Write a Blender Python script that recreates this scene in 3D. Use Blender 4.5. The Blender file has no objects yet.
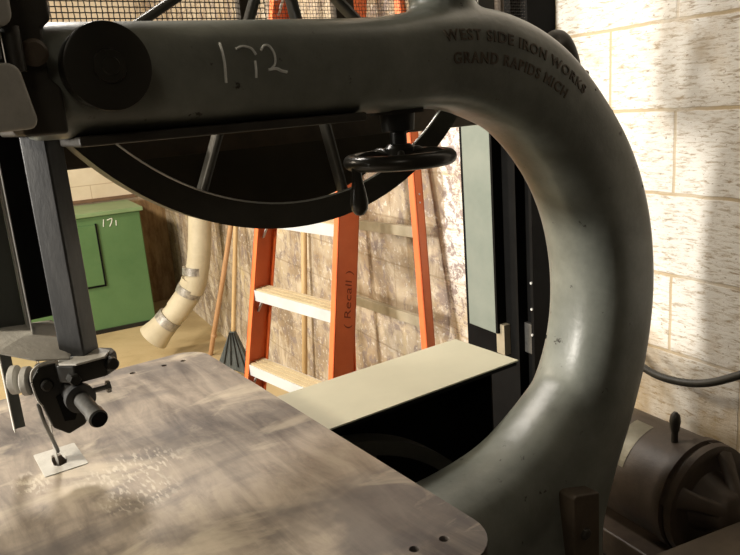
import bpy, bmesh, math, random
from math import sin, cos, pi, radians, atan, sqrt, atan2
from mathutils import Vector, Matrix, noise
random.seed(7)
scn = bpy.context.scene
COL = scn.collection

# ------------------------------------------------------------------ helpers
def link(o, parent=None):
    COL.objects.link(o)
    if parent is not None: o.parent = parent
    return o
def thing(name, label, cat, loc=(0,0,0), group=None):
    o = bpy.data.objects.new(name, None); o.empty_display_size = .05
    link(o); o.location = loc; o['label'] = label; o['category'] = cat
    if group: o['group'] = group
    return o
def obj(name, bm, mat, parent=None, smooth=False, angle=40, bevel=0, label=None, bseg=2):
    """bm is in world coordinates; the child keeps them relative to its parents"""
    off = Vector((0,0,0)); p = parent
    while p is not None:
        off += p.location; p = p.parent
    bmesh.ops.translate(bm, verts=bm.verts, vec=-off)
    bmesh.ops.recalc_face_normals(bm, faces=bm.faces)
    me = bpy.data.meshes.new(name); bm.to_mesh(me); bm.free()
    me.materials.append(mat)
    o = bpy.data.objects.new(name, me); link(o, parent)
    if smooth:
        for f in me.polygons: f.use_smooth = True
        if angle < 170:
            m = o.modifiers.new('edges', 'EDGE_SPLIT'); m.split_angle = radians(angle)
    if bevel:
        m = o.modifiers.new('bevel', 'BEVEL'); m.width = bevel; m.segments = bseg; m.limit_method = 'ANGLE'
        for f in me.polygons: f.use_smooth = True
        m2 = o.modifiers.new('wn', 'WEIGHTED_NORMAL')
    if label: o['label'] = label
    return o
def box(bm, c, s, rz=0, M=None):
    m = Matrix.Translation(Vector(c)) @ Matrix.Rotation(rz, 4, 'Z') @ Matrix.Diagonal((s[0], s[1], s[2], 1))
    if M is not None: m = M @ m
    return bmesh.ops.create_cube(bm, size=1, matrix=m)['verts']
def hexa(bm, p):
    """8 corners: bottom 4 then top 4"""
    v = [bm.verts.new(Vector(q)) for q in p]
    for f in ((0,1,2,3),(7,6,5,4),(0,4,5,1),(1,5,6,2),(2,6,7,3),(3,7,4,0)):
        bm.faces.new([v[i] for i in f])
    return v
def basis(d):
    d = Vector(d).normalized()
    a = Vector((0,0,1)) if abs(d.z) < .9 else Vector((1,0,0))
    u = d.cross(a).normalized(); w = u.cross(d).normalized()
    return d, u, w
def bar(bm, a, b, w, h, up=None):
    """rectangular bar from a to b; h along up"""
    a = Vector(a); b = Vector(b); d = (b-a).normalized()
    up = Vector(up) if up is not None else Vector((0,0,1))
    u = d.cross(up).normalized(); v = u.cross(d).normalized()
    c = []
    for p in (a, b):
        for s, t in ((-1,-1),(1,-1),(1,1),(-1,1)):
            c.append(p + u*(s*w/2) + v*(t*h/2))
    hexa(bm, c)
def lathe(bm, a, d, prof, n=32, cap=True):
    """prof: list of (distance along d, radius)"""
    a = Vector(a); d, u, w = basis(d); rings = []
    for t, r in prof:
        rings.append([bm.verts.new(a + d*t + (u*cos(2*pi*i/n) + w*sin(2*pi*i/n))*max(r, 1e-5)) for i in range(n)])
    for k in range(len(rings)-1):
        for i in range(n):
            bm.faces.new((rings[k][i], rings[k][(i+1)%n], rings[k+1][(i+1)%n], rings[k+1][i]))
    if cap:
        bm.faces.new(rings[0]); bm.faces.new(rings[-1])
def rod(bm, a, b, r, n=16, r2=None):
    a = Vector(a); b = Vector(b)
    lathe(bm, a, b-a, [(0, r), ((b-a).length, r2 if r2 is not None else r)], n)
def catmull(P, sub):
    out = []
    n = len(P)
    for i in range(n-1):
        p0 = P[max(i-1,0)]; p1 = P[i]; p2 = P[i+1]; p3 = P[min(i+2,n-1)]
        for s in range(sub):
            t = s/sub
            out.append(tuple(.5*((2*b)+(-a+c)*t+(2*a-5*b+4*c-d)*t*t+(-a+3*b-3*c+d)*t**3) for a,b,c,d in zip(p0,p1,p2,p3)))
    out.append(tuple(P[-1]))
    return out
def tube(bm, pts, r, n=12, sub=6, cap=True):
    P = [Vector(p) for p in (catmull([tuple(p) for p in pts], sub) if sub > 1 else pts)]
    rings = []; last = None
    for i, p in enumerate(P):
        d = (P[min(i+1,len(P)-1)] - P[max(i-1,0)]).normalized()
        if last is None: _, u, w = basis(d)
        else:
            u = (last - d*last.dot(d)).normalized(); w = u.cross(d)
        last = u
        rr = r[min(i, len(r)-1)] if isinstance(r, (list, tuple)) else r
        rings.append([bm.verts.new(p + (u*cos(2*pi*k/n) + w*sin(2*pi*k/n))*rr) for k in range(n)])
    for k in range(len(rings)-1):
        for i in range(n):
            bm.faces.new((rings[k][i], rings[k][(i+1)%n], rings[k+1][(i+1)%n], rings[k+1][i]))
    if cap: bm.faces.new(rings[0]); bm.faces.new(rings[-1])
def prism(bm, pts, d):
    """extrude the polygon pts (3d points) by vector d"""
    d = Vector(d); a = [bm.verts.new(Vector(p)) for p in pts]; b = [bm.verts.new(Vector(p)+d) for p in pts]
    n = len(pts); bm.faces.new(a); bm.faces.new(b[::-1])
    for i in range(n): bm.faces.new((a[i], b[i], b[(i+1)%n], a[(i+1)%n]))
B = bmesh.new

# ------------------------------------------------------------------ camera (yaw measured from +Y, the saw's throat axis)
roll = atan(.078); pitch = atan(175.4/716); yaw = radians(33.8)
fwd = Vector((sin(yaw)*cos(pitch), cos(yaw)*cos(pitch), -sin(pitch)))
r0 = Vector((cos(yaw), -sin(yaw), 0)); u0 = r0.cross(fwd)
CR = r0*cos(roll) - u0*sin(roll); CU = r0*sin(roll) + u0*cos(roll)
cd = bpy.data.cameras.new('camera'); cam = bpy.data.objects.new('camera', cd); COL.objects.link(cam)
cd.sensor_width = 36; cd.lens = 36*716/740; cd.clip_start = .02
m = Matrix((CR, CU, -fwd)).transposed().to_4x4(); m.translation = Vector((0,0,1.75))
cam.matrix_world = m; scn.camera = cam

# room axes: WN points into the right wall, WD runs along it away from the camera
wy = radians(33.8-27.1)
WD = Vector((sin(wy), cos(wy), 0)); WN = Vector((cos(wy), -sin(wy), 0))
RZ = -wy
def W(n, e, z): return WN*n + WD*e + Vector((0,0,z))
WALL = 1.44; T = 1.28

# ------------------------------------------------------------------ materials
def mat(name):
    m = bpy.data.materials.new(name); m.use_nodes = True
    nt = m.node_tree; b = nt.nodes['Principled BSDF']
    return m, nt, b
def N(nt, typ, **kw):
    n = nt.nodes.new(typ)
    for k, v in kw.items():
        if k in n.inputs: n.inputs[k].default_value = v
        else: setattr(n, k, v)
    return n
def ramp(nt, fac, stops, mode='LINEAR'):
    r = nt.nodes.new('ShaderNodeValToRGB'); r.color_ramp.interpolation = mode
    el = r.color_ramp.elements
    while len(el) < len(stops): el.new(.5)
    for e, (p, c) in zip(el, stops):
        e.position = p; e.color = (c[0], c[1], c[2], 1) if isinstance(c, (tuple, list)) else (c, c, c, 1)
    nt.links.new(fac, r.inputs[0]); return r.outputs[0]
def mix(nt, f, a, b, typ='MIX'):
    n = nt.nodes.new('ShaderNodeMix'); n.data_type = 'RGBA'; n.blend_type = typ
    for i, v in ((0, f), (6, a), (7, b)):
        if hasattr(v, 'is_linked') or hasattr(v, 'links'): nt.links.new(v, n.inputs[i])
        elif i == 0: n.inputs[0].default_value = v
        else: n.inputs[i].default_value = (v[0], v[1], v[2], 1)
    return n.outputs[2]
def coords(nt, scale=(1,1,1), rot=(0,0,0), loc=(0,0,0), kind='Object'):
    tc = nt.nodes.new('ShaderNodeTexCoord'); mp = nt.nodes.new('ShaderNodeMapping')
    mp.inputs['Scale'].default_value = scale; mp.inputs['Rotation'].default_value = rot; mp.inputs['Location'].default_value = loc
    nt.links.new(tc.outputs[kind], mp.inputs[0]); return mp.outputs[0]
def noi(nt, vec, scale, detail=5, rough=.6, dist=0):
    n = N(nt, 'ShaderNodeTexNoise', Scale=scale, Detail=detail, Roughness=rough, Distortion=dist)
    nt.links.new(vec, n.inputs['Vector']); return n.outputs[0]
def bump(nt, b, h, strength=.3, dist=.003):
    n = N(nt, 'ShaderNodeBump', Strength=strength, Distance=dist)
    nt.links.new(h, n.inputs['Height']); nt.links.new(n.outputs[0], b.inputs['Normal'])
def worn(name, c1, c2, scale=8, rough=.5, metal=0, bs=.25, lo=.35, hi=.65, stretch=(1,1,1), spec=.5, c3=None, s3=40, l3=.62):
    m, nt, b = mat(name)
    v = coords(nt, stretch)
    f = noi(nt, v, scale, 6, .65)
    c = ramp(nt, f, [(lo, c1), (hi, c2)])
    if c3 is not None:
        g = noi(nt, v, s3, 4, .7)
        k = ramp(nt, g, [(l3, 0), (l3+.05, 1)])
        c = mix(nt, k, c, c3)
    nt.links.new(c, b.inputs['Base Color'])
    b.inputs['Roughness'].default_value = rough; b.inputs['Metallic'].default_value = metal
    b.inputs['Specular IOR Level'].default_value = spec
    if bs: bump(nt, b, noi(nt, v, scale*9, 5, .6), bs, .002)
    return m

M = {}
M['cast']   = worn('grey_green_casting', (.132,.140,.122), (.235,.248,.218), 5, .36, 0, .35, c3=(.035,.032,.026), s3=30, l3=.66)
M['castd']  = worn('dark_casting', (.022,.019,.015), (.045,.040,.032), 7, .5, 0, .4)
M['castbr'] = worn('brown_casting', (.05,.036,.024), (.10,.075,.05), 9, .6, 0, .4)
M['castgr'] = worn('light_grey_casting', (.40,.39,.36), (.56,.55,.51), 12, .7, 0, .5)
M['dark']   = worn('dark_steel', (.012,.012,.011), (.025,.024,.021), 10, .38, .2, .1, spec=.35)
M['wheel']  = worn('wheel_iron', (.040,.039,.033), (.060,.056,.046), 8, .45, 0, .1, spec=.3)
M['panel']  = worn('guard_sheet', (.035,.029,.018), (.055,.044,.028), 4, .65, 0, .1, spec=.2)
M['rail']   = worn('guard_rail', (.035,.024,.014), (.075,.05,.028), 10, .6, 0, .25)
M['wire']   = worn('wire', (.05,.045,.04), (.09,.08,.07), 30, .5, .5, 0)
M['steel']  = worn('bright_steel', (.45,.45,.43), (.62,.61,.58), 20, .35, .8, .1)
M['bolt']   = worn('bolt_steel', (.10,.10,.10), (.2,.2,.19), 30, .4, .6, .1)
M['post']   = worn('guide_post_steel', (.032,.034,.037), (.070,.071,.073), 14, .42, .3, .15, stretch=(1.5,1.5,.5))
M['guardgr'] = worn('grey_guard_sheet', (.040,.045,.040), (.055,.06,.053), 8, .6, 0, .05)
M['black']  = worn('black_paint', (.003,.003,.003), (.006,.006,.006), 8, .7, 0, 0, spec=.1)
M['gloss']  = worn('black_enamel', (.024,.023,.019), (.036,.034,.028), 8, .28, 0, .05, spec=.35)
M['sheet']  = worn('cream_sheet', (.50,.49,.38), (.58,.565,.44), 3, .6, .1, .05, c3=(.22,.20,.15), s3=9, l3=.70)
M['palesh'] = worn('pale_green_sheet', (.19,.225,.20), (.24,.27,.24), 5, .5, 0, .05, c3=(.2,.24,.22), s3=25, l3=.72)
M['green']  = worn('green_paint', (.075,.165,.062), (.10,.20,.08), 2.5, .5, 0, .1, c3=(.05,.09,.04), s3=22, l3=.70)
M['greenl'] = worn('light_green_paint', (.17,.27,.13), (.22,.33,.17), 4, .5, 0, .05)
M['orange'] = worn('orange_fibreglass', (.70,.145,.035), (.80,.19,.05), 6, .45, 0, .05, c3=(.62,.3,.2), s3=45, l3=.76)
M['alu']    = worn('white_step', (.55,.57,.58), (.64,.66,.67), 10, .4, .1, .05)
M['tread']  = worn('step_tread', (.52,.43,.26), (.60,.50,.32), 10, .6, 0, .05)
M['brace']  = worn('brace_metal', (.35,.31,.22), (.46,.41,.31), 10, .5, .3, .05)
M['wood']   = worn('handle_wood', (.38,.21,.10), (.52,.31,.16), 10, .6, 0, .2, stretch=(4,4,.4))
M['woodl']  = worn('handle_wood_yellow', (.48,.33,.15), (.58,.42,.22), 10, .6, 0, .2, stretch=(4,4,.4))
M['broom']  = worn('grey_bristle', (.045,.055,.055), (.10,.115,.115), 20, .7, 0, .4, stretch=(6,6,.6))
M['duct']   = worn('cream_duct', (.46,.41,.29), (.56,.51,.38), 5, .6, 0, .3)
M['tape']   = worn('silver_tape', (.22,.21,.19), (.5,.48,.44), 30, .4, .5, .5)
M['chalk']  = worn('chalk', (.60,.62,.60), (.80,.82,.80), 60, .9, 0, 0)
M['pen']    = worn('marker_ink', (.22,.03,.01), (.28,.05,.02), 60, .8, 0, 0)
M['brass']  = worn('name_plate', (.30,.28,.21), (.45,.42,.33), 12, .5, .4, .1)
M['cable']  = worn('cable_jacket', (.025,.024,.020), (.045,.043,.037), 10, .5, 0, .05)
M['motor']  = worn('motor_housing', (.040,.028,.020), (.085,.062,.045), 8, .50, 0, .35)
M['batten'] = worn('brown_batten', (.14,.08,.045), (.22,.13,.075), 8, .7, 0, .1)
M['grime']  = worn('plinth_concrete', (.14,.12,.09), (.22,.19,.15), 8, .8, 0, .3)

# --- saw table: worn, stained cast iron
def table_mat():
    m, nt, b = mat('worn_table_iron')
    v = coords(nt, kind='Object')
    f = noi(nt, v, 3.0, 8, .62, .8)
    c = ramp(nt, f, [(.30, (.060,.052,.052)), (.43, (.13,.11,.10)), (.55, (.32,.27,.22)), (.70, (.48,.41,.32))])
    v2 = coords(nt, (6, 1.1, 1), (0,0,.55))
    f2 = noi(nt, v2, 5, 8, .7, .6)
    c = mix(nt, .45, c, ramp(nt, f2, [(.35, (.07,.062,.062)), (.62, (.46,.40,.33))]))
    v3 = coords(nt, (1, 1, 1), (0,0,-.3))
    f3 = noi(nt, v3, 11, 9, .75, 1.5)
    c = mix(nt, ramp(nt, f3, [(.57, 0), (.66, .25)]), c, (.48,.42,.33))
    c = mix(nt, ramp(nt, noi(nt, coords(nt, (1.2,2.2,1), (0,0,.3), (.3,.1,0)), 2.6, 5, .55, .4), [(.42, .65), (.52, 0)]), c, (.085,.080,.085))
    c = mix(nt, ramp(nt, noi(nt, coords(nt, (1.3,2.6,1), (0,0,.4), (3.3,1.1,0)), 3.2, 7, .6, .6), [(.54, 0), (.64, .6)]), c, (.56,.49,.38))
    # scratched, chalky patch in front of the insert
    tc = nt.nodes.new('ShaderNodeTexCoord')
    def patch(cx, cy, rx, ry):
        mp = nt.nodes.new('ShaderNodeMapping'); mp.vector_type = 'TEXTURE'
        mp.inputs['Location'].default_value = (cx-.7, cy-1.0, 0); mp.inputs['Scale'].default_value = (rx, ry, 1)
        nt.links.new(tc.outputs['Object'], mp.inputs[0])
        sx = nt.nodes.new('ShaderNodeSeparateXYZ'); nt.links.new(mp.outputs[0], sx.inputs[0])
        cb = nt.nodes.new('ShaderNodeCombineXYZ'); nt.links.new(sx.outputs[0], cb.inputs[0]); nt.links.new(sx.outputs[1], cb.inputs[1])
        ln = nt.nodes.new('ShaderNodeVectorMath'); ln.operation = 'LENGTH'; nt.links.new(cb.outputs[0], ln.inputs[0])
        return ramp(nt, ln.outputs['Value'], [(.55, 1), (1.0, 0)])
    v4 = coords(nt, (230, 65, 1), (0,0,.35))
    sp = noi(nt, v4, 1.0, 3, .5)
    spk = ramp(nt, sp, [(.52, 0), (.62, .7)])
    for (px, py, rx, ry) in ((.215,.955,.085,.06), (.20,.875,.06,.05), (.095,1.01,.03,.045)):
        mm = nt.nodes.new('ShaderNodeMath'); mm.operation = 'MULTIPLY'
        nt.links.new(spk, mm.inputs[0]); nt.links.new(patch(px, py, rx, ry), mm.inputs[1])
        c = mix(nt, mm.outputs[0], c, (.58,.53,.44))
    nt.links.new(c, b.inputs['Base Color'])
    b.inputs['Metallic'].default_value = .25
    r = ramp(nt, f2, [(.3, .42), (.7, .62)]); nt.links.new(r, b.inputs['Roughness'])
    bump(nt, b, f3, .15, .001)
    return m
M['table'] = table_mat()

# --- block wall: painted white near the saw, bare and flaking further on
def wall_mat(name, paint_edge, sx=1.0):
    m, nt, b = mat(name)
    # object space: x = along the wall (e), y = outwards, z = up
    tc = nt.nodes.new('ShaderNodeTexCoord'); sp = nt.nodes.new('ShaderNodeSeparateXYZ')
    nt.links.new(tc.outputs['Object'], sp.inputs[0])
    cb = nt.nodes.new('ShaderNodeCombineXYZ'); nt.links.new(sp.outputs[0], cb.inputs[0]); nt.links.new(sp.outputs[2], cb.inputs[1])
    wob = noi(nt, tc.outputs['Object'], 14, 3, .6)
    br = nt.nodes.new('ShaderNodeTexBrick'); br.offset = .5; br.offset_frequency = 2; br.squash = 1
    br.inputs['Scale'].default_value = 1; br.inputs['Brick Width'].default_value = .4; br.inputs['Row Height'].default_value = .2
    br.inputs['Mortar Size'].default_value = .0055; br.inputs['Mortar Smooth'].default_value = .5
    br.inputs['Color1'].default_value = (0,0,0,1); br.inputs['Color2'].default_value = (0,0,0,1); br.inputs['Mortar'].default_value = (1,1,1,1)
    mp = nt.nodes.new('ShaderNodeMapping'); nt.links.new(cb.outputs[0], mp.inputs[0])
    # courses at z = 1.682, 1.882 ; joint at e = 1.186 in the course between them
    mp.inputs['Location'].default_value = (-1.186+.4*4, -1.682+.2*10, 0)
    ad = nt.nodes.new('ShaderNodeVectorMath'); ad.operation = 'ADD'
    sc = nt.nodes.new('ShaderNodeVectorMath'); sc.operation = 'SCALE'; sc.inputs['Scale'].default_value = .008
    nt.links.new(wob, sc.inputs[0]); nt.links.new(mp.outputs[0], ad.inputs[0]); nt.links.new(sc.outputs[0], ad.inputs[1])
    nt.links.new(ad.outputs[0], br.inputs['Vector'])
    mortar = br.outputs['Color']
    # painted side
    streak = noi(nt, coords(nt, (12, 1, 62)), 2.2, 6, .72, .4)
    blot = noi(nt, coords(nt, (1,1,1)), 5, 6, .65)
    pits = noi(nt, coords(nt, (1,1,1.6)), 75, 3, .6)
    cp = ramp(nt, streak, [(.36, (.42,.34,.25)), (.43, (.66,.61,.54)), (.51, (.84,.82,.78))])
    cp = mix(nt, ramp(nt, blot, [(.54, 0), (.70, .55)]), cp, (.55,.43,.28))
    cp = mix(nt, ramp(nt, pits, [(.63, 0), (.68, .75)]), cp, (.32,.25,.18))
    rust = noi(nt, coords(nt, (1,1,.5)), 7, 4, .6)
    mo = nt.nodes.new('ShaderNodeMath'); mo.operation = 'MULTIPLY'; nt.links.new(mortar, mo.inputs[0])
    nt.links.new(ramp(nt, noi(nt, coords(nt, (1,1,.25)), 3.1, 3, .5), [(.40, .25), (.52, .95)]), mo.inputs[1])
    cp = mix(nt, mo.outputs[0], cp, (.54,.43,.28))
    # lower, dirtier courses
    dz = ramp(nt, sp.outputs[2], [(.0, 0), (1, 1)])
    mr = nt.nodes.new('ShaderNodeMapRange'); mr.inputs['From Min'].default_value = 1.16; mr.inputs['From Max'].default_value = .92
    nt.links.new(sp.outputs[2], mr.inputs['Value'])
    md = nt.nodes.new('ShaderNodeMath'); md.operation = 'MULTIPLY'; nt.links.new(mr.outputs[0], md.inputs[0])
    nt.links.new(ramp(nt, rust, [(.38, .1), (.6, .8)]), md.inputs[1])
    cp = mix(nt, md.outputs[0], cp, (.50,.37,.20))
    # bare side
    big = noi(nt, coords(nt), 2.3, 7, .62, .5); med = noi(nt, coords(nt), 9, 7, .7, 1.0); sm = noi(nt, coords(nt), 38, 5, .75)
    cr = ramp(nt, big, [(.34, (.20,.155,.115)), (.46, (.34,.26,.17)), (.56, (.44,.37,.28)), (.68, (.50,.40,.23))])
    cr = mix(nt, ramp(nt, med, [(.50, 0), (.58, .8)]), cr, (.23,.185,.17))
    cr = mix(nt, ramp(nt, noi(nt, coords(nt, (1,1,.6), (0,0,0), (5,2,1)), 5.5, 7, .75, .8), [(.52, 0), (.60, .75)]), cr, (.58,.50,.38))
    cr = mix(nt, ramp(nt, sm, [(.58, 0), (.64, .8)]), cr, (.66,.62,.55))
    cr = mix(nt, ramp(nt, noi(nt, coords(nt, (5,1,.9)), 2.0, 4, .6), [(.56, 0), (.66, .55)]), cr, (.22,.15,.07))
    mm = nt.nodes.new('ShaderNodeMath'); mm.operation = 'MULTIPLY'; mm.inputs[1].default_value = .35; nt.links.new(mortar, mm.inputs[0])
    cr = mix(nt, mm.outputs[0], cr, (.20,.14,.07))
    # edge between the two, flaking
    ed = nt.nodes.new('ShaderNodeMath'); ed.operation = 'ADD'
    ms = nt.nodes.new('ShaderNodeMath'); ms.operation = 'MULTIPLY_ADD'; nt.links.new(med, ms.inputs[0]); ms.inputs[1].default_value = .22; ms.inputs[2].default_value = -.11
    nt.links.new(ms.outputs[0], ed.inputs[0]); nt.links.new(sp.outputs[0], ed.inputs[1])
    er = nt.nodes.new('ShaderNodeMapRange'); er.inputs['From Min'].default_value = paint_edge; er.inputs['From Max'].default_value = paint_edge+.03
    nt.links.new(ed.outputs[0], er.inputs['Value'])
    # flaky belt
    fb = nt.nodes.new('ShaderNodeMapRange'); fb.inputs['From Min'].default_value = 1.75; fb.inputs['From Max'].default_value = 1.95
    nt.links.new(sp.outputs[0], fb.inputs['Value'])
    fk = nt.nodes.new('ShaderNodeMath'); fk.operation = 'MULTIPLY'; nt.links.new(fb.outputs[0], fk.inputs[0])
    nt.links.new(ramp(nt, noi(nt, coords(nt), 22, 6, .8, .5), [(.50, 0), (.55, .8)]), fk.inputs[1])
    cp = mix(nt, fk.outputs[0], cp, (.24,.17,.16))
    c = mix(nt, er.outputs[0], cp, cr)
    # unseen wall nearer than the motor, darkened to cut bounced light
    nb = nt.nodes.new('ShaderNodeMapRange'); nb.inputs['From Min'].default_value = .71; nb.inputs['From Max'].default_value = .70
    nt.links.new(sp.outputs[0], nb.inputs['Value']); c = mix(nt, nb.outputs[0], c, (.03,.024,.018))
    nt.links.new(c, b.inputs['Base Color']); b.inputs['Roughness'].default_value = .9; b.inputs['Specular IOR Level'].default_value = .2
    # relief
    h = nt.nodes.new('ShaderNodeMath'); h.operation = 'SUBTRACT'
    h2 = nt.nodes.new('ShaderNodeMath'); h2.operation = 'ADD'; nt.links.new(streak, h2.inputs[0]); nt.links.new(med, h2.inputs[1])
    nt.links.new(h2.outputs[0], h.inputs[0]); nt.links.new(mortar, h.inputs[1])
    bump(nt, b, h.outputs[0], .35, .006)
    return m
M['wall'] = wall_mat('block_wall', 2.17)

def far_wall_mat():
    m, nt, b = mat('cream_block_wall')
    tc = nt.nodes.new('ShaderNodeTexCoord'); sp = nt.nodes.new('ShaderNodeSeparateXYZ'); nt.links.new(tc.outputs['Object'], sp.inputs[0])
    cb = nt.nodes.new('ShaderNodeCombineXYZ'); nt.links.new(sp.outputs[0], cb.inputs[0]); nt.links.new(sp.outputs[2], cb.inputs[1])
    br = nt.nodes.new('ShaderNodeTexBrick'); br.offset = .5
    for k, v in (('Scale', 1), ('Brick Width', .4), ('Row Height', .2), ('Mortar Size', .004), ('Mortar Smooth', .4)): br.inputs[k].default_value = v
    br.inputs['Color1'].default_value = (0,0,0,1); br.inputs['Color2'].default_value = (0,0,0,1); br.inputs['Mortar'].default_value = (1,1,1,1)
    nt.links.new(cb.outputs[0], br.inputs['Vector'])
    c = ramp(nt, noi(nt, tc.outputs['Object'], 3, 5, .6), [(.35, (.66,.56,.42)), (.65, (.76,.67,.53))])
    c = mix(nt, br.outputs['Color'], c, (.50,.38,.26))
    # mottled brown below about cabinet-top height
    mr = nt.nodes.new('ShaderNodeMapRange'); mr.inputs['From Min'].default_value = 1.06; mr.inputs['From Max'].default_value = 1.0
    nt.links.new(sp.outputs[2], mr.inputs['Value'])
    c = mix(nt, mr.outputs[0], c, ramp(nt, noi(nt, coords(nt, (3,1,.8)), 3, 6, .7), [(.4, (.20,.12,.06)), (.62, (.40,.28,.15))]))
    nt.links.new(c, b.inputs['Base Color']); b.inputs['Roughness'].default_value = .9
    return m
M['farwall'] = far_wall_mat()
def floor_mat():
    m, nt, b = mat('dusty_concrete')
    v = coords(nt)
    c = ramp(nt, noi(nt, v, 1.2, 7, .6, .6), [(.32, (.36,.27,.14)), (.5, (.52,.41,.23)), (.7, (.60,.49,.30))])
    c = mix(nt, ramp(nt, noi(nt, v, 30, 4, .7), [(.6, 0), (.7, .4)]), c, (.20,.15,.10))
    # unseen floor round the machine, coloured dark to keep bounced light down
    sp = nt.nodes.new('ShaderNodeSeparateXYZ'); nt.links.new(v, sp.inputs[0])
    mr = nt.nodes.new('ShaderNodeMapRange'); mr.inputs['From Min'].default_value = 3.2; mr.inputs['From Max'].default_value = 2.6
    nt.links.new(sp.outputs[1], mr.inputs['Value']); c = mix(nt, mr.outputs[0], c, (.035,.028,.02))
    nt.links.new(c, b.inputs['Base Color']); b.inputs['Roughness'].default_value = .75
    bump(nt, b, noi(nt, v, 20, 5, .6), .15, .004)
    return m
M['floor'] = floor_mat()
M['ceil'] = worn('ceiling_boards', (.05,.042,.033), (.08,.07,.055), 3, .9, 0, .1)

# ------------------------------------------------------------------ the room
def slab(name, mt, n0, n1, e0, e1, z0, z1, along='x'):
    """box in room coordinates; object x axis runs along WD ('e') or WN ('n')"""
    me = bpy.data.meshes.new(name); bm = B()
    if along == 'e':       # object x = e , object y = -n
        bmesh.ops.create_cube(bm, size=1, matrix=Matrix.Translation(((e0+e1)/2, -(n0+n1)/2, (z0+z1)/2)) @ Matrix.Diagonal((e1-e0, n1-n0, z1-z0, 1)))
        rot = Matrix((WD, -WN, Vector((0,0,1)))).transposed().to_4x4()
    else:
        bmesh.ops.create_cube(bm, size=1, matrix=Matrix.Translation(((n0+n1)/2, (e0+e1)/2, (z0+z1)/2)) @ Matrix.Diagonal((n1-n0, e1-e0, z1-z0, 1)))
        rot = Matrix((WN, WD, Vector((0,0,1)))).transposed().to_4x4()
    bm.to_mesh(me); bm.free(); me.materials.append(mt)
    o = bpy.data.objects.new(name, me); link(o); o.matrix_world = rot; o['kind'] = 'structure'
    return o
slab('wall_right', M['wall'], WALL, WALL+.2, -4.2, 7.25, 0, 3.6, 'e')
slab('wall_back', M['farwall'], -6.0, WALL, 7.05, 7.25, 0, 3.6, 'n')
slab('wall_left', M['ceil'], -6.2, -6.0, -4.2, 7.25, 0, 3.6, 'n')
slab('wall_front', M['ceil'], -6.0, WALL, -4.4, -4.2, 0, 3.6, 'n')
slab('floor', M['floor'], -6.2, WALL+.2, -4.4, 7.25, -.15, 0, 'n')
slab('ceiling', M['ceil'], -6.2, WALL+.2, -4.4, 7.25, 3.6, 3.7, 'n')
slab('trim_1', M['batten'], -3.0, 1.18, 7.02, 7.05, 1.045, 1.075, 'n')

# ------------------------------------------------------------------ THE BANDSAW
saw = thing('bandsaw', 'huge old cast iron bandsaw with a C-shaped grey frame, worn steel table and chalked 172', 'bandsaw', (.7, 1.0, 0))

# frame sweep : control rows (x, z, a = half size in the XZ plane, b = half size in y)
YC = .93
ctrl = [(.16,1.800,.066,.072),(.30,1.800,.067,.074),(.50,1.801,.068,.076),(.66,1.802,.070,.078),(.78,1.808,.078,.082),
        (.880,1.795,.088,.085),(.985,1.750,.092,.086),(1.075,1.670,.097,.087),(1.145,1.575,.102,.088),(1.188,1.465,.106,.088),(1.202,1.340,.107,.088),
        (1.185,1.220,.108,.088),(1.140,1.110,.113,.090),(1.065,1.000,.130,.095),(.985,.880,.170,.105),(.93,.72,.215,.13),(.90,.50,.25,.17),(.88,.25,.29,.22),(.88,.02,.33,.26)]
ctrl = [(x, z, a*(.975 if z < 1.7 and a < .12 else 1), b) for x, z, a, b in ctrl]
FR = catmull(ctrl, 8)
def frame_tan(i):
    a = FR[max(i-1,0)]; b = FR[min(i+1,len(FR)-1)]
    d = Vector((b[0]-a[0], 0, b[1]-a[1])).normalized(); return d
ARC = [0]
for i in range(1, len(FR)): ARC.append(ARC[-1] + sqrt((FR[i][0]-FR[i-1][0])**2 + (FR[i][1]-FR[i-1][1])**2))
NS = 2.7
bm = B(); n = 48; rings = []
for i, (x, z, a, b) in enumerate(FR):
    d = frame_tan(i); nr = Vector((-d.z, 0, d.x))      # outward (up on the arm)
    ring = []
    for k in range(n):
        t = 2*pi*k/n; c_, s_ = cos(t), sin(t)
        rr = abs(c_)**(2/NS)*(1 if c_ > 0 else -1); yy = abs(s_)**(2/NS)*(1 if s_ > 0 else -1)
        ring.append(bm.verts.new(Vector((x, YC, z)) + nr*(a*rr) + Vector((0, b*yy, 0))))
    rings.append(ring)
for k in range(len(rings)-1):
    for i in range(n): bm.faces.new((rings[k][i], rings[k][(i+1)%n], rings[k+1][(i+1)%n], rings[k+1][i]))
bm.faces.new(rings[0]); bm.faces.new(rings[-1])
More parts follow.
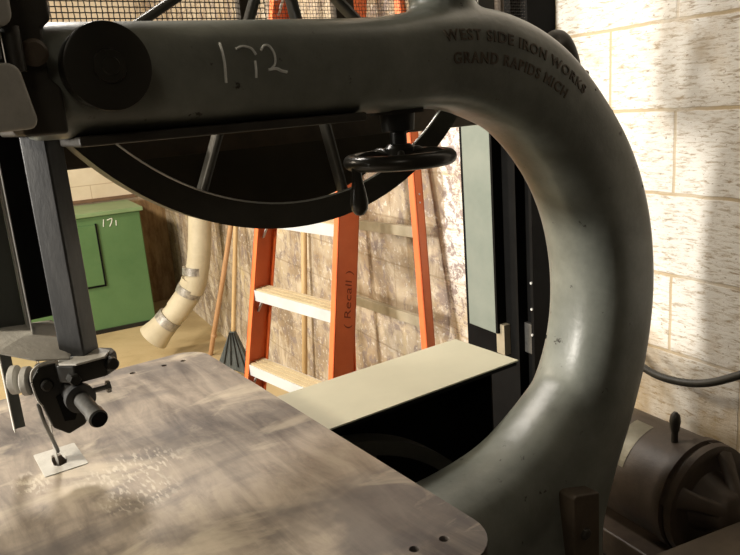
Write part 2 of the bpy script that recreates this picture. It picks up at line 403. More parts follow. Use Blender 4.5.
# upper boss that carries the top wheel bearing
up = catmull([(.83,1.79,.065,.06),(.80,1.90,.050,.05),(.74,2.00,.048,.05),(.66,2.06,.05,.05),(.575,2.06,.06,.05)], 6)
rg = []
for i, (x, z, a, b) in enumerate(up):
    p, q = up[max(i-1,0)], up[min(i+1,len(up)-1)]
    d = Vector((q[0]-p[0], 0, q[1]-p[1])).normalized(); nr = Vector((-d.z, 0, d.x))
    rg.append([bm.verts.new(Vector((x, YC, z)) + nr*(a*cos(2*pi*k/24)) + Vector((0, b*sin(2*pi*k/24), 0))) for k in range(24)])
for k in range(len(rg)-1):
    for i in range(24): bm.faces.new((rg[k][i], rg[k][(i+1)%24], rg[k+1][(i+1)%24], rg[k+1][i]))
bm.faces.new(rg[0]); bm.faces.new(rg[-1])
def msurf(s, r, lift=0):
    """point on the camera-side face of the frame at arc length s, r outwards from the centre line"""
    i = 0
    while i < len(ARC)-2 and ARC[i+1] < s: i += 1
    f = (s-ARC[i])/(ARC[i+1]-ARC[i]); a0, a1 = FR[i], FR[i+1]
    x, z, a, b = [a0[k]*(1-f)+a1[k]*f for k in range(4)]
    d = Vector((a1[0]-a0[0], 0, a1[1]-a0[1])).normalized()
    if 0 < i < len(FR)-2:
        d = (frame_tan(i)*(1-f)+frame_tan(i+1)*f).normalized()
    nr = Vector((-d.z, 0, d.x)); q = min(abs(r/a), .98)
    y = YC - b*(1-q**NS)**(1/NS)
    return Vector((x, y-lift, z)) + nr*r
lo = catmull([(1.190,1.24,.060,.045),(1.142,1.128,.098,.078),(1.055,1.035,.114,.091),(.950,.975,.115,.095),(.83,.945,.115,.10),(.65,.935,.115,.10),(.30,.93,.115,.10)], 6)
rg = []
for i, (x, z, a, b) in enumerate(lo):
    p, q = lo[max(i-1,0)], lo[min(i+1,len(lo)-1)]
    d = Vector((q[0]-p[0], 0, q[1]-p[1])).normalized(); nr = Vector((-d.z, 0, d.x)); ring = []
    for k in range(48):
        c_, s_ = cos(2*pi*k/48), sin(2*pi*k/48)
        ring.append(bm.verts.new(Vector((x, YC, z)) + nr*(a*abs(c_)**(2/NS)*(1 if c_ > 0 else -1)) + Vector((0, b*abs(s_)**(2/NS)*(1 if s_ > 0 else -1), 0))))
    rg.append(ring)
for k in range(len(rg)-1):
    for i in range(48): bm.faces.new((rg[k][i], rg[k][(i+1)%48], rg[k+1][(i+1)%48], rg[k+1][i]))
bm.faces.new(rg[0]); bm.faces.new(rg[-1])
frame = obj('frame_casting', bm, M['cast'], saw, smooth=True, angle=60)

# melt the limbs of the casting into one skin
rm = frame.modifiers.new('r', 'REMESH'); rm.mode = 'VOXEL'; rm.voxel_size = .0065; rm.use_smooth_shade = True
sm_ = frame.modifiers.new('s', 'SMOOTH'); sm_.iterations = 14; sm_.factor = .5
for md in list(frame.modifiers):
    if md.type == 'EDGE_SPLIT': frame.modifiers.remove(md)
bpy.context.view_layer.update()
m2 = bpy.data.meshes.new_from_object(frame.evaluated_get(bpy.context.evaluated_depsgraph_get()))
frame.modifiers.clear(); frame.data = m2; m2.name = 'frame_casting'
for f in m2.polygons: f.use_smooth = True
if not m2.materials: m2.materials.append(M['cast'])
# small oil holes and casting pits
from mathutils.bvhtree import BVHTree
_b = B(); _b.from_mesh(frame.data); bvh = BVHTree.FromBMesh(_b); _o = saw.location
for (x, z, rr_) in ((1.03,1.24,.0048),(1.16,1.70,.003),(1.24,1.55,.0028),(1.10,1.74,.0022)):
    for nx in ((-.75,-.66,0),(-.2,-1,0)):
        if (nx[0] < -.5) != (z < 1.3): continue
        d = Vector(nx).normalized(); o0 = Vector((x, YC, z)) + d*.6 - _o
        hit, nrm, _, _ = bvh.ray_cast(o0, -d)
        if hit is None: continue
        bm = B(); lathe(bm, hit+_o-nrm*.003, nrm, [(0,rr_),(.0034,rr_)], 14); obj('oil_hole', bm, M['black'], frame)
_b.free()

# cast lettering, wrapped round the bend
def cast_text(txt, s0, r0_, size, name):
    cu = bpy.data.curves.new('t', 'FONT'); cu.body = txt; cu.size = size; cu.extrude = .0012; cu.space_character = 1.18; cu.offset = .0004
    o = bpy.data.objects.new('t', cu); COL.objects.link(o)
    dg = bpy.context.evaluated_depsgraph_get(); me = bpy.data.meshes.new_from_object(o.evaluated_get(dg))
    bpy.data.objects.remove(o)
    b2 = B(); b2.from_mesh(me)
    bmesh.ops.triangulate(b2, faces=b2.faces)
    for v in b2.verts:
        x, y, z = v.co
        v.co = msurf(s0 + x, r0_ + y, z - .0001)
    return b2
b1 = cast_text('WEST SIDE IRON WORKS', .580, .022, .0235, 'a')
me_ = bpy.data.meshes.new('tmp'); b2 = cast_text('GRAND RAPIDS MICH', .590, -.012, .0235, 'b'); b2.to_mesh(me_); b2.free(); b1.from_mesh(me_)
obj('cast_lettering', b1, M['castbr'], frame, label='raised maker lettering cast on the curve of the frame')

# chalk number 172
def stroke(bm, pts, r=.0016, lift=0.0):
    P = []
    for (x, z) in pts:
        # arm is straight here: arc length ~ x - .16
        P.append(msurf(x-.16, z-1.8005, .0006))
    tube(bm, P, r, 6, 5)
bm = B()
def adj(px, zz): return (px, zz)
stroke(bm, [(.381,1.834),(.382,1.812),(.381,1.786)], .0017)
stroke(bm, [(.400,1.826),(.410,1.829),(.421,1.826),(.426,1.818)])
stroke(bm, [(.4235,1.811),(.4235,1.800),(.4225,1.790)])
stroke(bm, [(.434,1.823),(.440,1.829),(.447,1.828),(.452,1.818),(.451,1.806),(.443,1.799)])
stroke(bm, [(.441,1.799),(.452,1.800),(.459,1.797),(.467,1.795)], .0020)
obj('chalk_number', bm, M['chalk'], frame, label='white chalk number 172 on the arm')

# ledge under the arm, step in the casting
bm = B(); box(bm, (.40, .925, 1.730), (.40, .11, .012))
obj('arm_flange', bm, M['castd'], saw, bevel=.003)

# round drum on the arm end
bm = B()
lathe(bm, (.231, .860, 1.808), (0,-1,0), [(0,.030),(.012,.030),(.013,.0455),(.040,.0475),(.044,.0465),(.045,.044),(.0465,.018),(.050,.017),(.051,.010),(.053,.009)], 56)
obj('spring_drum', bm, M['gloss'], saw, smooth=True, angle=35)

# head bracket, clamp block and hinge at the left end
bm = B()
prism(bm, [(.150,.845,1.93),(.187,.845,1.93),(.187,.845,1.86),(.176,.845,1.85),(.176,.845,1.80),(.186,.845,1.79),(.186,.845,1.741),(.140,.845,1.741),(.140,.845,1.80)], (0,.17,0))
obj('head_casting', bm, M['castd'], saw, bevel=.004)
bm = B()
prism(bm, [(.04,.80,1.812),(.132,.80,1.814),(.140,.80,1.808),(.1485,.80,1.757),(.144,.80,1.749),(.04,.80,1.745)], (0,.12,0))
obj('clamp_block', bm, M['castgr'], saw, bevel=.004, label='pale grey painted clamp block')
bm = B()
prism(bm, [(.04,.80,1.95),(.143,.80,1.95),(.142,.80,1.856),(.136,.80,1.849),(.04,.80,1.847)], (0,.12,0))
obj('clamp_block', bm, M['castgr'], saw, bevel=.004, label='pale grey painted clamp block')
bm = B(); box(bm, (.09, .84, 1.830), (.08,.05,.030)); rod(bm, (.141,.822,1.806),(.141,.822,1.850),.009,20)
h = obj('hinge', bm, M['castd'], saw, smooth=True, angle=40)
bm = B(); rod(bm, (.122,.808,1.818),(.122,.808,1.840),.005,14)
obj('hinge_pin', bm, M['bolt'], h, smooth=True)
bm = B(); lathe(bm, (.163,.846,1.826), (0,-1,0), [(0,.014),(.010,.014),(.013,.010)], 24)
obj('bolt', bm, M['castbr'], saw, smooth=True, angle=35)

# upper wheel : rim, hub and ten spokes behind the arm
WX, WZ, WR = .575, 2.012, .453
bm = B(); n = 120
prof = [(1.030,WR),(1.030,WR-.040),(1.036,WR-.040),(1.038,WR-.012),(1.078,WR-.012),(1.078,WR)]
rg = [[bm.verts.new((WX+r*sin(2*pi*i/n), y, WZ+r*cos(2*pi*i/n))) for (y, r) in prof] for i in range(n)]
for i in range(n):
    a, b_ = rg[i], rg[(i+1)%n]
    for k in range(len(prof)): bm.faces.new((a[k], a[(k+1)%6], b_[(k+1)%6], b_[k]))
wheel = obj('upper_wheel', bm, M['wheel'], saw, smooth=True, angle=35)
bm = B(); lathe(bm, (WX,1.00,WZ), (0,1,0), [(0,.045),(.03,.06),(.09,.06),(.11,.045)], 32)
obj('hub', bm, M['wheel'], wheel, smooth=True, angle=35)
for k in range(10):
    a = radians(-60+36*k); d = Vector((sin(a), 0, -cos(a)))
    bm = B(); c = Vector((WX, 1.052, WZ)); bar(bm, c+d*.05, c+d*(WR-.014), .013, .026, up=(0,1,0))
    obj('spoke', bm, M['wheel'], wheel, bevel=.006)
bm = B(); rod(bm, (WX,.90,WZ),(WX,1.0,WZ+.0),.022,20); rod(bm, (WX,.93,2.06),(WX,.93,WZ-.02),.035,20)
obj('wheel_bearing', bm, M['castd'], saw, smooth=True)
# bright steel ring added for the highlight along the rim's inner edge
bm = B(); n = 120
for (rr, t) in ((WR-.041, .0016),):
    pts = [(WX+rr*sin(2*pi*i/n), 1.029, WZ+rr*cos(2*pi*i/n)) for i in range(n+1)]
    tube(bm, pts, t, 6, 1, cap=False)
obj('rim_highlight', bm, M['steel'], wheel, smooth=True)

# guard behind the wheel : rail, posts, dark sheet and woven mesh
bm = B(); box(bm, (.59, 1.15, 1.708), (1.06, .022, .046))
obj('guard_rail', bm, M['rail'], saw, bevel=.003)
for (x0, x1, z0, z1) in ((.548,.572,1.731,2.3),(.10,.205,1.731,2.3),(.735,.775,1.731,2.3),(1.145,1.155,1.731,2.3)):
    bm = B(); box(bm, ((x0+x1)/2, 1.15, (z0+z1)/2), (x1-x0, .02, z1-z0)); obj('guard_post', bm, M['rail'], saw, bevel=.002)
bm = B()
pts = [(.20,1.690)]
for k in range(0, 41):
    a = radians(-62 + 108*k/40); r = WR-.022
    pts.append((WX+r*sin(a), WZ-r*cos(a)))
pts = [(x, min(z, 1.69)) for x, z in pts]
pts = [p for i, p in enumerate(pts) if i == 0 or (abs(p[0]-pts[i-1][0]) > 1e-4)]
prism(bm, [(x, 1.115, z) for x, z in pts], (0,.004,0))
obj('guard_sheet', bm, M['panel'], saw)
def mesh_panel(x0, x1, z0, z1, step, r, y=1.15, wave=.0016):
    bm = B()
    nx = int((x1-x0)/step); nz = int((z1-z0)/step)
    def w(a, b, horiz, par):
        d = (Vector(b)-Vector(a)); k = nz if not horiz else nx
        P = []
        for i in range(k*1+1):
            p = Vector(a)+d*(i/k); p.y += wave*(1 if (i+par) % 2 else -1)*(1 if horiz else -1); P.append(p)
        # 4 sided wire
        dd = d.normalized(); o1 = Vector((0,r,0)); o2 = dd.cross(o1).normalized()*r
        prev = None
        for p in P:
            ring = [bm.verts.new(p+q) for q in (o1, o2, -o1, -o2)]
            if prev:
                for t in range(4): bm.faces.new((prev[t], prev[(t+1)%4], ring[(t+1)%4], ring[t]))
            prev = ring
    for i in range(nx+1): x = x0+step*i; w((x,y,z0),(x,y,z1), False, i)
    for j in range(nz+1): z = z0+step*j; w((x0,y,z),(x1,y,z), True, j)
    return bm
obj('wire_mesh', mesh_panel(.205, .60, 1.728, 2.06, .0082, .0009), M['wire'], saw)
obj('wire_mesh', mesh_panel(.60, 1.228, 1.728, 2.06, .0062, .0005), M['wire'], saw, label='finer wire mesh')

# handwheel under the arm, on its screw
HX, HY, HZ = .698, .93, 1.657
bm = B(); rod(bm, (HX,HY,1.665),(HX,HY,1.75),.0135,24); lathe(bm, (HX,HY,1.70),(0,0,1),[(0,.0135),(.002,.026),(.045,.030),(.05,.030)],24)
box(bm, (HX,HY,1.738),(.060,.06,.02))
obj('screw_shaft', bm, M['dark'], saw, smooth=True, angle=35)
bm = B(); R_, r_ = .079, .0122; n = 72; kk = 16
rg = [[bm.verts.new((HX+(R_+r_*cos(2*pi*j/kk))*cos(2*pi*i/n), HY+(R_+r_*cos(2*pi*j/kk))*sin(2*pi*i/n), HZ+r_*1.0*sin(2*pi*j/kk))) for j in range(kk)] for i in range(n)]
for i in range(n):
    for j in range(kk): bm.faces.new((rg[i][j], rg[i][(j+1)%kk], rg[(i+1)%n][(j+1)%kk], rg[(i+1)%n][j]))
hw = obj('handwheel', bm, M['gloss'], saw, smooth=True, angle=180)
bm = B(); lathe(bm, (HX,HY,HZ-.016),(0,0,1),[(0,.020),(.034,.024),(.040,.018)],28)
obj('hub', bm, M['gloss'], hw, smooth=True, angle=35)
for k in range(5):
    a = radians(20+72*k); d = Vector((cos(a), sin(a), 0))
    bm = B(); c = Vector((HX,HY,HZ+.004)); tube(bm, [c+d*.015, c+d*.05+Vector((0,0,.008)), c+d*.076], .0055, 10, 5)
    obj('spoke', bm, M['gloss'], hw, smooth=True)
# handle hangs from the rim
ha = Vector((HX-.082, HY+.004, HZ-.008))
bm = B(); lathe(bm, ha, (0,0,-1), [(-.012,.0085),(0,.008),(.008,.0075),(.018,.0085),(.036,.0125),(.052,.0145),(.062,.0130),(.070,.0075),(.0725,.001)], 28)
obj('handle', bm, M['gloss'], hw, smooth=True, angle=180)

# guide post (square bar set on its corner) coming down from the head
PX, PY = .184, 1.0
bm = B(); s = .0205
def sqring(z, s): return [(PX-s*1.28, PY, z), (PX, PY-s*1.28, z), (PX+s*1.28, PY, z), (PX, PY+s*1.28, z)]
hexa(bm, sqring(1.447, s)+sqring(1.90, s))
obj('guide_post', bm, M['post'], saw, bevel=.003)

# saw blade : thin band down to the table and below
bm = B(); box(bm, (.137, 1.052, 1.50), (.0012, .022, 1.06))
obj('saw_blade', bm, M['steel'], saw, label='thin steel saw blade')
# sheet guard behind the blade with folded edges, coloured pale where they are lit
bm = B(); box(bm, (.112,1.082,1.63),(.046,.002,.30)); box(bm, (.101,1.082,1.41),(.016,.002,.15))
bg = obj('blade_guard', bm, M['guardgr'], saw)
bm = B(); box(bm, (.168,1.090,1.63),(.062,.002,.29)); obj('guard_channel', bm, M['black'], bg)
bm = B(); box(bm, (.090,1.074,1.63),(.0016,.018,.30)); box(bm, (.0935,1.074,1.41),(.0014,.016,.15)); box(bm, (.1362,1.076,1.63),(.0018,.014,.30))
obj('guard_edge', bm, M['castgr'], bg, label='folded edge coloured pale as if lit')
bm = B(); prism(bm, [(.040,1.05,1.488),(.060,1.02,1.482),(.085,.995,1.474),(.125,.975,1.458),(.165,.975,1.449),(.185,1.02,1.453),(.17,1.085,1.478),(.04,1.085,1.488)], (0,0,.0022))
obj('guard_shelf', bm, M['castgr'], bg, label='bare bent sheet shelf')

# blade guide assembly
gd = bpy.data.objects.new('blade_guide', None); gd.empty_display_size = .03; link(gd, saw); gd.location = Vector((.17,.99,1.40)) - saw.location
bm = B()
# clamp flange under the post, a lozenge with two bolt ends
prism(bm, [(.148,.975,1.420),(.165,.955,1.420),(.205,.955,1.420),(.226,.975,1.420),(.226,.995,1.420),(.205,1.02,1.420),(.165,1.02,1.420),(.148,1.0,1.420)], (0,0,.026))
obj('clamp_flange', bm, M['dark'], gd, bevel=.003)
bm = B(); prism(bm, [(.150,.968,1.4462),(.168,.950,1.4462),(.205,.952,1.4462),(.218,.975,1.4462),(.200,1.02,1.4462),(.160,1.02,1.4462)], (0,0,.003))
obj('clamp_washer', bm, M['castgr'], gd, bevel=.001)
for (x, y, z) in ((.163,.955,1.428),(.213,.956,1.436)):
    bm = B(); lathe(bm, (x,y,z), (0,-1,0), [(-.01,.0085),(.006,.0085),(.008,.0065)], 6 if x<.2 else 20); obj('bolt', bm, M['dark'], gd, smooth=True, angle=35)
# side roller housings
for (x, y) in ((.098,1.03),(.110,1.012)):
    bm = B(); lathe(bm, (x,y,1.424), (1,-.55,0), [(0,.016),(.002,.0195),(.009,.0195),(.011,.016)], 32)
    obj('guide_roller', bm, M['castgr'], gd, smooth=True, angle=35)
bm = B()
prism(bm, [(.128,.985,1.446),(.150,.985,1.446),(.160,.985,1.425),(.180,.985,1.395),(.186,.985,1.368),(.172,.985,1.350),(.150,.985,1.343),(.132,.985,1.358),(.124,.985,1.392),(.118,.985,1.405),(.115,.985,1.428)], (0,.022,0))
body = obj('guide_body', bm, M['dark'], gd, bevel=.0025)
bm = B(); prism(bm, [(.142,.9845,1.400),(.150,.9845,1.404),(.166,.9845,1.375),(.160,.9845,1.362),(.147,.9845,1.364)], (0,-.0012,0))
obj('slot', bm, M['black'], body)
bm = B(); lathe(bm, (.134,.984,1.420), (0,-1,0), [(0,.008),(.004,.008),(.006,.006)], 20)
obj('bolt', bm, M['dark'], body, smooth=True, angle=35)
bm = B(); tube(bm, [(.116,.982,1.430),(.119,.980,1.444),(.130,.980,1.451),(.148,.980,1.450)], .0016, 8, 6); tube(bm, [(.116,.982,1.428),(.119,.982,1.405),(.124,.982,1.393)], .0013, 8, 4)  # pale lines along the body's outline stand in for its lit edge
obj('body_edge_highlight', bm, M['castgr'], body, smooth=True, label='lit edge put in as a pale line')
# sleeve and projecting rod
bm = B(); lathe(bm, (.163,1.0,1.406), (.06,-1,-.10), [(0,.0155),(.040,.0155),(.042,.0195),(.052,.0195),(.053,.014)], 32)
obj('sleeve', bm, M['post'], gd, smooth=True, angle=35)
bm = B(); lathe(bm, (.166,.950,1.401), (.06,-1,-.10), [(0,.0105),(.052,.0105),(.053,.0118),(.068,.0118),(.069,.010)], 32)
rd = obj('adjusting_rod', bm, M['bolt'], gd, smooth=True, angle=35)
bm = B(); lathe(bm, (.1702,.8805,1.3941), (.06,-1,-.10), [(0,.0100),(.0015,.0100)], 24)
obj('rod_end', bm, M['black'], rd, smooth=True, angle=35)
bm = B(); rod(bm, (.178,.965,1.402),(.206,.965,1.402),.0035,14); lathe(bm, (.203,.965,1.402),(1,0,0),[(0,.0085),(.005,.0085)],6)
obj('thumb_screw', bm, M['bolt'], gd, smooth=True, angle=35)
bm = B(); tube(bm, [(.120,.99,1.395),(.124,1.0,1.365),(.136,1.03,1.315),(.140,1.045,1.298)], .0026, 8, 4)
obj('guide_finger', bm, M['bolt'], gd, smooth=True)

# table
bm = B()
tx0, tx1, ty0, ty1 = -.42, .484, .494, 1.385
def rr(x0,x1,y0,y1,r,k=8):
    P = []
    for cx_, cy_, a0 in ((x1-r,y0+r,-90),(x1-r,y1-r,0),(x0+r,y1-r,90),(x0+r,y0+r,180)):
        for i in range(k+1):
            a = radians(a0+90*i/k); P.append((cx_+r*cos(a), cy_+r*sin(a)))
    return P
prism(bm, [(x, y, T-.05) for x, y in rr(tx0,tx1,ty0,ty1,.055)], (0,0,.05))
# real holes, cut out of the slab
tb = obj('table', bm, M['table'], saw, bevel=.002)
holes = [(.398,.550),(.434,.543),(.334,1.340),(.394,1.335),(.432,1.333)]
cb_ = B()
for (x, y) in holes: rod(cb_, (x,y,T-.03),(x,y,T+.02),.0058,20)
prism(cb_, [(.131,1.030,T-.1),(.153,1.030,T-.1),(.153,1.072,T-.1),(.131,1.072,T-.1)], (0,0,.2))
def cutter_apply(o, bmc):
    me = bpy.data.meshes.new('c'); bmesh.ops.recalc_face_normals(bmc, faces=bmc.faces)
    off = o.matrix_world.translation if False else Vector((0,0,0)); p = o.parent
    while p is not None: off += p.location; p = p.parent
    bmesh.ops.translate(bmc, verts=bmc.verts, vec=-off); bmc.to_mesh(me); bmc.free()
    c = bpy.data.objects.new('c', me); COL.objects.link(c); c.parent = o.parent
    md = o.modifiers.new('cut', 'BOOLEAN'); md.object = c; md.operation = 'DIFFERENCE'; md.solver = 'EXACT'
    bpy.context.view_layer.update()
    dg = bpy.context.evaluated_depsgraph_get(); m2 = bpy.data.meshes.new_from_object(o.evaluated_get(dg))
    o.modifiers.clear(); old = o.data; o.data = m2; m2.name = old.name
    bpy.data.objects.remove(c); 
tb.modifiers.clear()
cutter_apply(tb, cb_)
for f in tb.data.polygons: f.use_smooth = False
# insert plate with its ragged throat
bm = B(); x0,x1,y0,y1 = .113,.171,1.013,1.098
ib = rr(x0,x1,y0,y1,.002,2)
prism(bm, [(x,y,T-.003) for x,y in ib], (0,0,.0042))
ins = obj('table_insert', bm, M['castgr'], saw, label='pale square insert plate')
cb_ = B(); prism(cb_, [(.130,1.040,T-.02),(.137,1.032,T-.02),(.147,1.036,T-.02),(.150,1.048,T-.02),(.149,1.066,T-.02),(.146,1.076,T-.02),(.134,1.076,T-.02),(.131,1.06,T-.02)], (0,0,.05))
cutter_apply(ins, cb_)
bm = B(); 
for (x, y) in holes[:0]: pass
# trunnion under the table
bm = B(); box(bm, (.12,.95,1.17),(.5,.14,.13)); 
obj('trunnion', bm, M['castd'], saw, bevel=.006)

# lower wheel guard box with the cream sheet on top, open at the front
bm = B(); box(bm, (.475, 1.151, T-.1015), (1.195, .205, .003))
gb = obj('guard_box', bm, M['sheet'], saw, label='cream sheet metal lid of the lower wheel guard')
bm = B(); box(bm, (.475,1.250,.66),(1.19,.004,1.03)); box(bm, (1.068,1.19,.66),(.004,.12,1.03)); box(bm, (-.12,1.15,.66),(.004,.20,1.03)); box(bm, (.475,1.052,1.172),(1.19,.003,.008))
obj('guard_side', bm, M['black'], gb)
bm = B(); n = 96; LX, LZ = .575, .67
prof = [(1.08,WR),(1.08,WR-.03),(1.084,WR-.03),(1.084,WR-.012),(1.125,WR-.012),(1.125,WR)]
rg = [[bm.verts.new((LX+r*sin(2*pi*i/n), y, LZ+r*cos(2*pi*i/n))) for (y, r) in prof] for i in range(n)]
for i in range(n):
    a, b_ = rg[i], rg[(i+1)%n]
    for k in range(6): bm.faces.new((a[k], a[(k+1)%6], b_[(k+1)%6], b_[k]))
lw = obj('lower_wheel', bm, M['wheel'], saw, smooth=True, angle=35)
bm = B(); lathe(bm, (LX,1.05,LZ), (0,1,0), [(0,.05),(.09,.06)], 32); obj('hub', bm, M['wheel'], lw, smooth=True, angle=35)
for k in range(10):
    a = radians(-54+36*k); d = Vector((sin(a), 0, -cos(a)))
    bm = B(); c = Vector((LX, 1.10, LZ)); bar(bm, c+d*.05, c+d*(WR-.014), .013, .026, up=(0,1,0)); obj('spoke', bm, M['wheel'], lw)
# foot bracket and base
bm = B(); prism(bm, [(.955,.80,1.000),(.965,.80,1.003),(1.030,.80,.985),(1.030,.80,.70),(.955,.80,.70)], (0,.06,0))
fb_ = obj('foot_bracket', bm, M['castbr'], saw, bevel=.004)
bm = B(); lathe(bm, (.985,.800,.915), (0,-1,0), [(0,.012),(.006,.012),(.008,.009)], 6); obj('bolt', bm, M['castd'], fb_, smooth=True, angle=35)
bm = B(); prism(bm, [(.40,.62,0),(1.18,.62,0),(1.18,1.25,0),(.40,1.25,0)], (0,0,.16))
obj('base_plate', bm, M['castd'], saw, bevel=.01)

# knob and peg behind the frame's shoulder
bm = B(); tube(bm, [(1.16,1.05,1.80),(1.20,1.05,1.845),(1.235,1.05,1.838),(1.262,1.05,1.785),(1.27,1.05,1.70)], .017, 16, 6)
rod(bm, (1.20,1.05,1.73),(1.16,.95,1.72),.02)
kl = obj('lifting_lug', bm, M['castd'], saw, smooth=True, angle=60)
bm = B(); rod(bm, (1.24,1.03,1.735),(1.305,1.05,1.775),.0065,16); obj('peg', bm, M['castbr'], saw, smooth=True)

# ------------------------------------------------------------------ motor
MN, ME, MZ, MR = 1.295, 0, .822, .132
mt = thing('electric_motor', 'dark round electric motor with ribbed end bell and lifting eye beside the block wall', 'motor', tuple(W(1.29,1.0,.62)))
ax = -WD
def mp(e, r=0, a=0):   # point at station e, radius r, angle a from up towards the wall
    return W(MN, e-.025, MZ) + WN*(r*sin(a)) + Vector((0,0,r*cos(a)))
bm = B(); lathe(bm, mp(1.30), ax, [(0,.07),(.01,.11),(.03,MR-.006),(.05,MR-.004),(.285,MR-.004),(.288,MR-.012),(.30,MR-.012)], 72)
obj('housing', bm, M['motor'], mt, smooth=True, angle=35)
bm = B(); lathe(bm, mp(1.02), ax, [(0,MR-.006),(.002,MR+.001),(.022,MR+.001),(.024,MR-.009),(.034,MR-.009),(.036,MR),(.052,MR-.002),(.054,MR-.016),(.048,MR-.03)], 72)
obj('end_ring', bm, M['motor'], mt, smooth=True, angle=35)
bm = B(); lathe(bm, mp(.990), ax, [(0,MR-.030),(.006,MR-.036),(.010,.075),(.040,.060),(.066,.050),(.080,.046),(.088,.036),(.090,.016),(.092,.003)], 72)
eb = obj('end_bell', bm, M['motor'], mt, smooth=True, angle=50)
for k in range(4):
    a = radians(24+90*k); bm = B(); rgs = []
    for (e, r, hw_, th) in ((.985, MR-.006, .030, .016),(.972, MR-.016, .026, .016),(.955, .098, .021, .015),(.938, .074, .017, .015),(.920, .050, .016, .014),(.908, .036, .014, .010)):
        t_ = WN*cos(a) - Vector((0,0,sin(a))); o_ = ax*.010
        c = mp(e, r, a)
        rgs.append([bm.verts.new(c+t_*(hw_*u_)+ax*(th*v_)) for u_, v_ in ((-1,-1),(-1,.1),(-.55,.6),(.55,.6),(1,.1),(1,-1))])
    for q in range(len(rgs)-1):
        for w_ in range(6): bm.faces.new((rgs[q][w_], rgs[q][(w_+1)%6], rgs[q+1][(w_+1)%6], rgs[q+1][w_]))
    bm.faces.new(rgs[0]); bm.faces.new(rgs[-1])
    obj('rib', bm, M['motor'], eb, smooth=True, angle=60)
bm = B(); p = mp(1.045, MR, radians(-12)); lathe(bm, p, (0,0,1), [(-.004,.008),(.018,.0075),(.026,.010),(.045,.0125),(.060,.0105),(.068,.004)], 20)
obj('lifting_eye', bm, M['castd'], mt, smooth=True, angle=50)
bm = B(); k = 10; e0, e1 = 1.115, 1.165
rgs = []
for e in (e0, e1):
    rgs.append([bm.verts.new(mp(e, MR-.0025, radians(-64+58*i/k))) for i in range(k+1)])
for i in range(k): bm.faces.new((rgs[0][i], rgs[0][i+1], rgs[1][i+1], rgs[1][i]))
bmesh.ops.solidify(bm, geom=bm.faces, thickness=.0015)
obj('name_plate', bm, M['brass'], mt, label='tarnished rating plate')
bm = B(); box(bm, tuple(W(1.285,1.06,.672)), (.26,.40,.07), RZ)
obj('feet', bm, M['motor'], mt, bevel=.006)
pd = thing('motor_stand', 'brown steel stand carrying the motor in the corner by the saw frame', 'stand', tuple(W(1.29,1.0,0)))
bm = B(); box(bm, tuple(W(1.28,1.06,.317)), (.28,.46,.635), RZ); obj('pedestal', bm, M['castd'], pd, bevel=.01)
bm = B(); prism(bm, [(1.06,.750,.84),(1.395,.680,.84),(1.35,.45,.84),(1.02,.52,.84)], (0,0,-.012)); box(bm, (1.23,.60,.415), (.06,.06,.83)); obj('shelf_plate', bm, M['castbr'], pd, bevel=.002)

# ------------------------------------------------------------------ cable along the wall
bm = B(); tube(bm, [W(1.37,1.50,1.32),W(1.36,1.36,1.19),W(1.355,1.262,1.095),W(1.355,1.20,1.058),W(1.36,1.13,1.043),W(1.37,1.04,1.055),W(1.38,.95,1.10),W(1.40,.80,1.20)], .0095, 14, 8)
o = obj('power_cable', bm, M['cable'], None, smooth=True, angle=180)
o['label'] = 'thick black power cable sagging across the white block wall'; o['category'] = 'cable'

# ------------------------------------------------------------------ black cabinet on the wall
cab = thing('electrical_cabinet', 'tall black wall cabinet with one pale green door strip behind the saw throat', 'cabinet', tuple(W(1.40,1.75,.4)))
bm = B(); 
def rbox(bm, n0,n1,e0,e1,z0,z1): box(bm, tuple(W((n0+n1)/2,(e0+e1)/2,(z0+z1)/2)), (n1-n0, e1-e0, z1-z0), RZ)
rbox(bm, 1.375,1.438,1.58,1.97,.15,2.35)
obj('cabinet_back', bm, M['black'], cab)
bm = B(); rbox(bm, 1.34,1.375,1.58,1.592,.15,2.35); rbox(bm, 1.34,1.375,1.66,1.65,.45,2.35); rbox(bm, 1.34,1.375,1.755,1.765,1.0,2.35)
obj('cabinet_rib', bm, M['black'], cab)
bm = B(); rbox(bm, 1.355,1.373,1.782,1.93,.99,2.35)
obj('cabinet_door', bm, M['palesh'], cab, bevel=.002, label='pale green-grey door strip')
bm = B(); rbox(bm, 1.350,1.374,1.735,1.775,.93,1.03)
obj('door_latch', bm, M['brace'], cab, label='pale latch plate')
bm = B(); rbox(bm, 1.362,1.374,1.595,1.665,.965,1.06)
obj('cover_plate', bm, M['bolt'], cab)
for z in (1.02,1.10,1.18):
    bm = B(); p = W(1.339,1.586,z+.02); lathe(bm, p, -WN, [(-.002,.004),(.003,.004)], 12); obj('rivet', bm, M['alu'], cab, smooth=True)

# ------------------------------------------------------------------ green cabinet and its chalk number
gc = thing('green_cabinet', 'long low green metal cabinet standing against the far cream wall', 'cabinet', tuple(W(.45,6.6,0)))
bm = B(); rbox(bm, -.9,1.075,6.30,6.98,.0,1.0)
obj('body', bm, M['green'], gc, bevel=.012)
bm = B(); rbox(bm, -.91,1.10,6.275,6.99,1.0,1.035)
obj('top', bm, M['greenl'], gc, bevel=.006, label='lighter green top with a lip')
bm = B(); rbox(bm, -.90,1.08,6.285,6.30,.0,.035); obj('kick_strip', bm, M['dark'], gc)
bm = B(); rbox(bm, .08,.70,6.288,6.30,.42,.93); db = obj('door', bm, M['green'], gc, bevel=.003)
bm = B(); rbox(bm, .698,.712,6.286,6.301,.412,.94); rbox(bm, .07,.712,6.286,6.301,.405,.416); rbox(bm, .066,.076,6.286,6.301,.412,.94)
obj('door_seam', bm, M['black'], db)
bm = B()
def gw(n, z): return W(n, 6.2985, z)
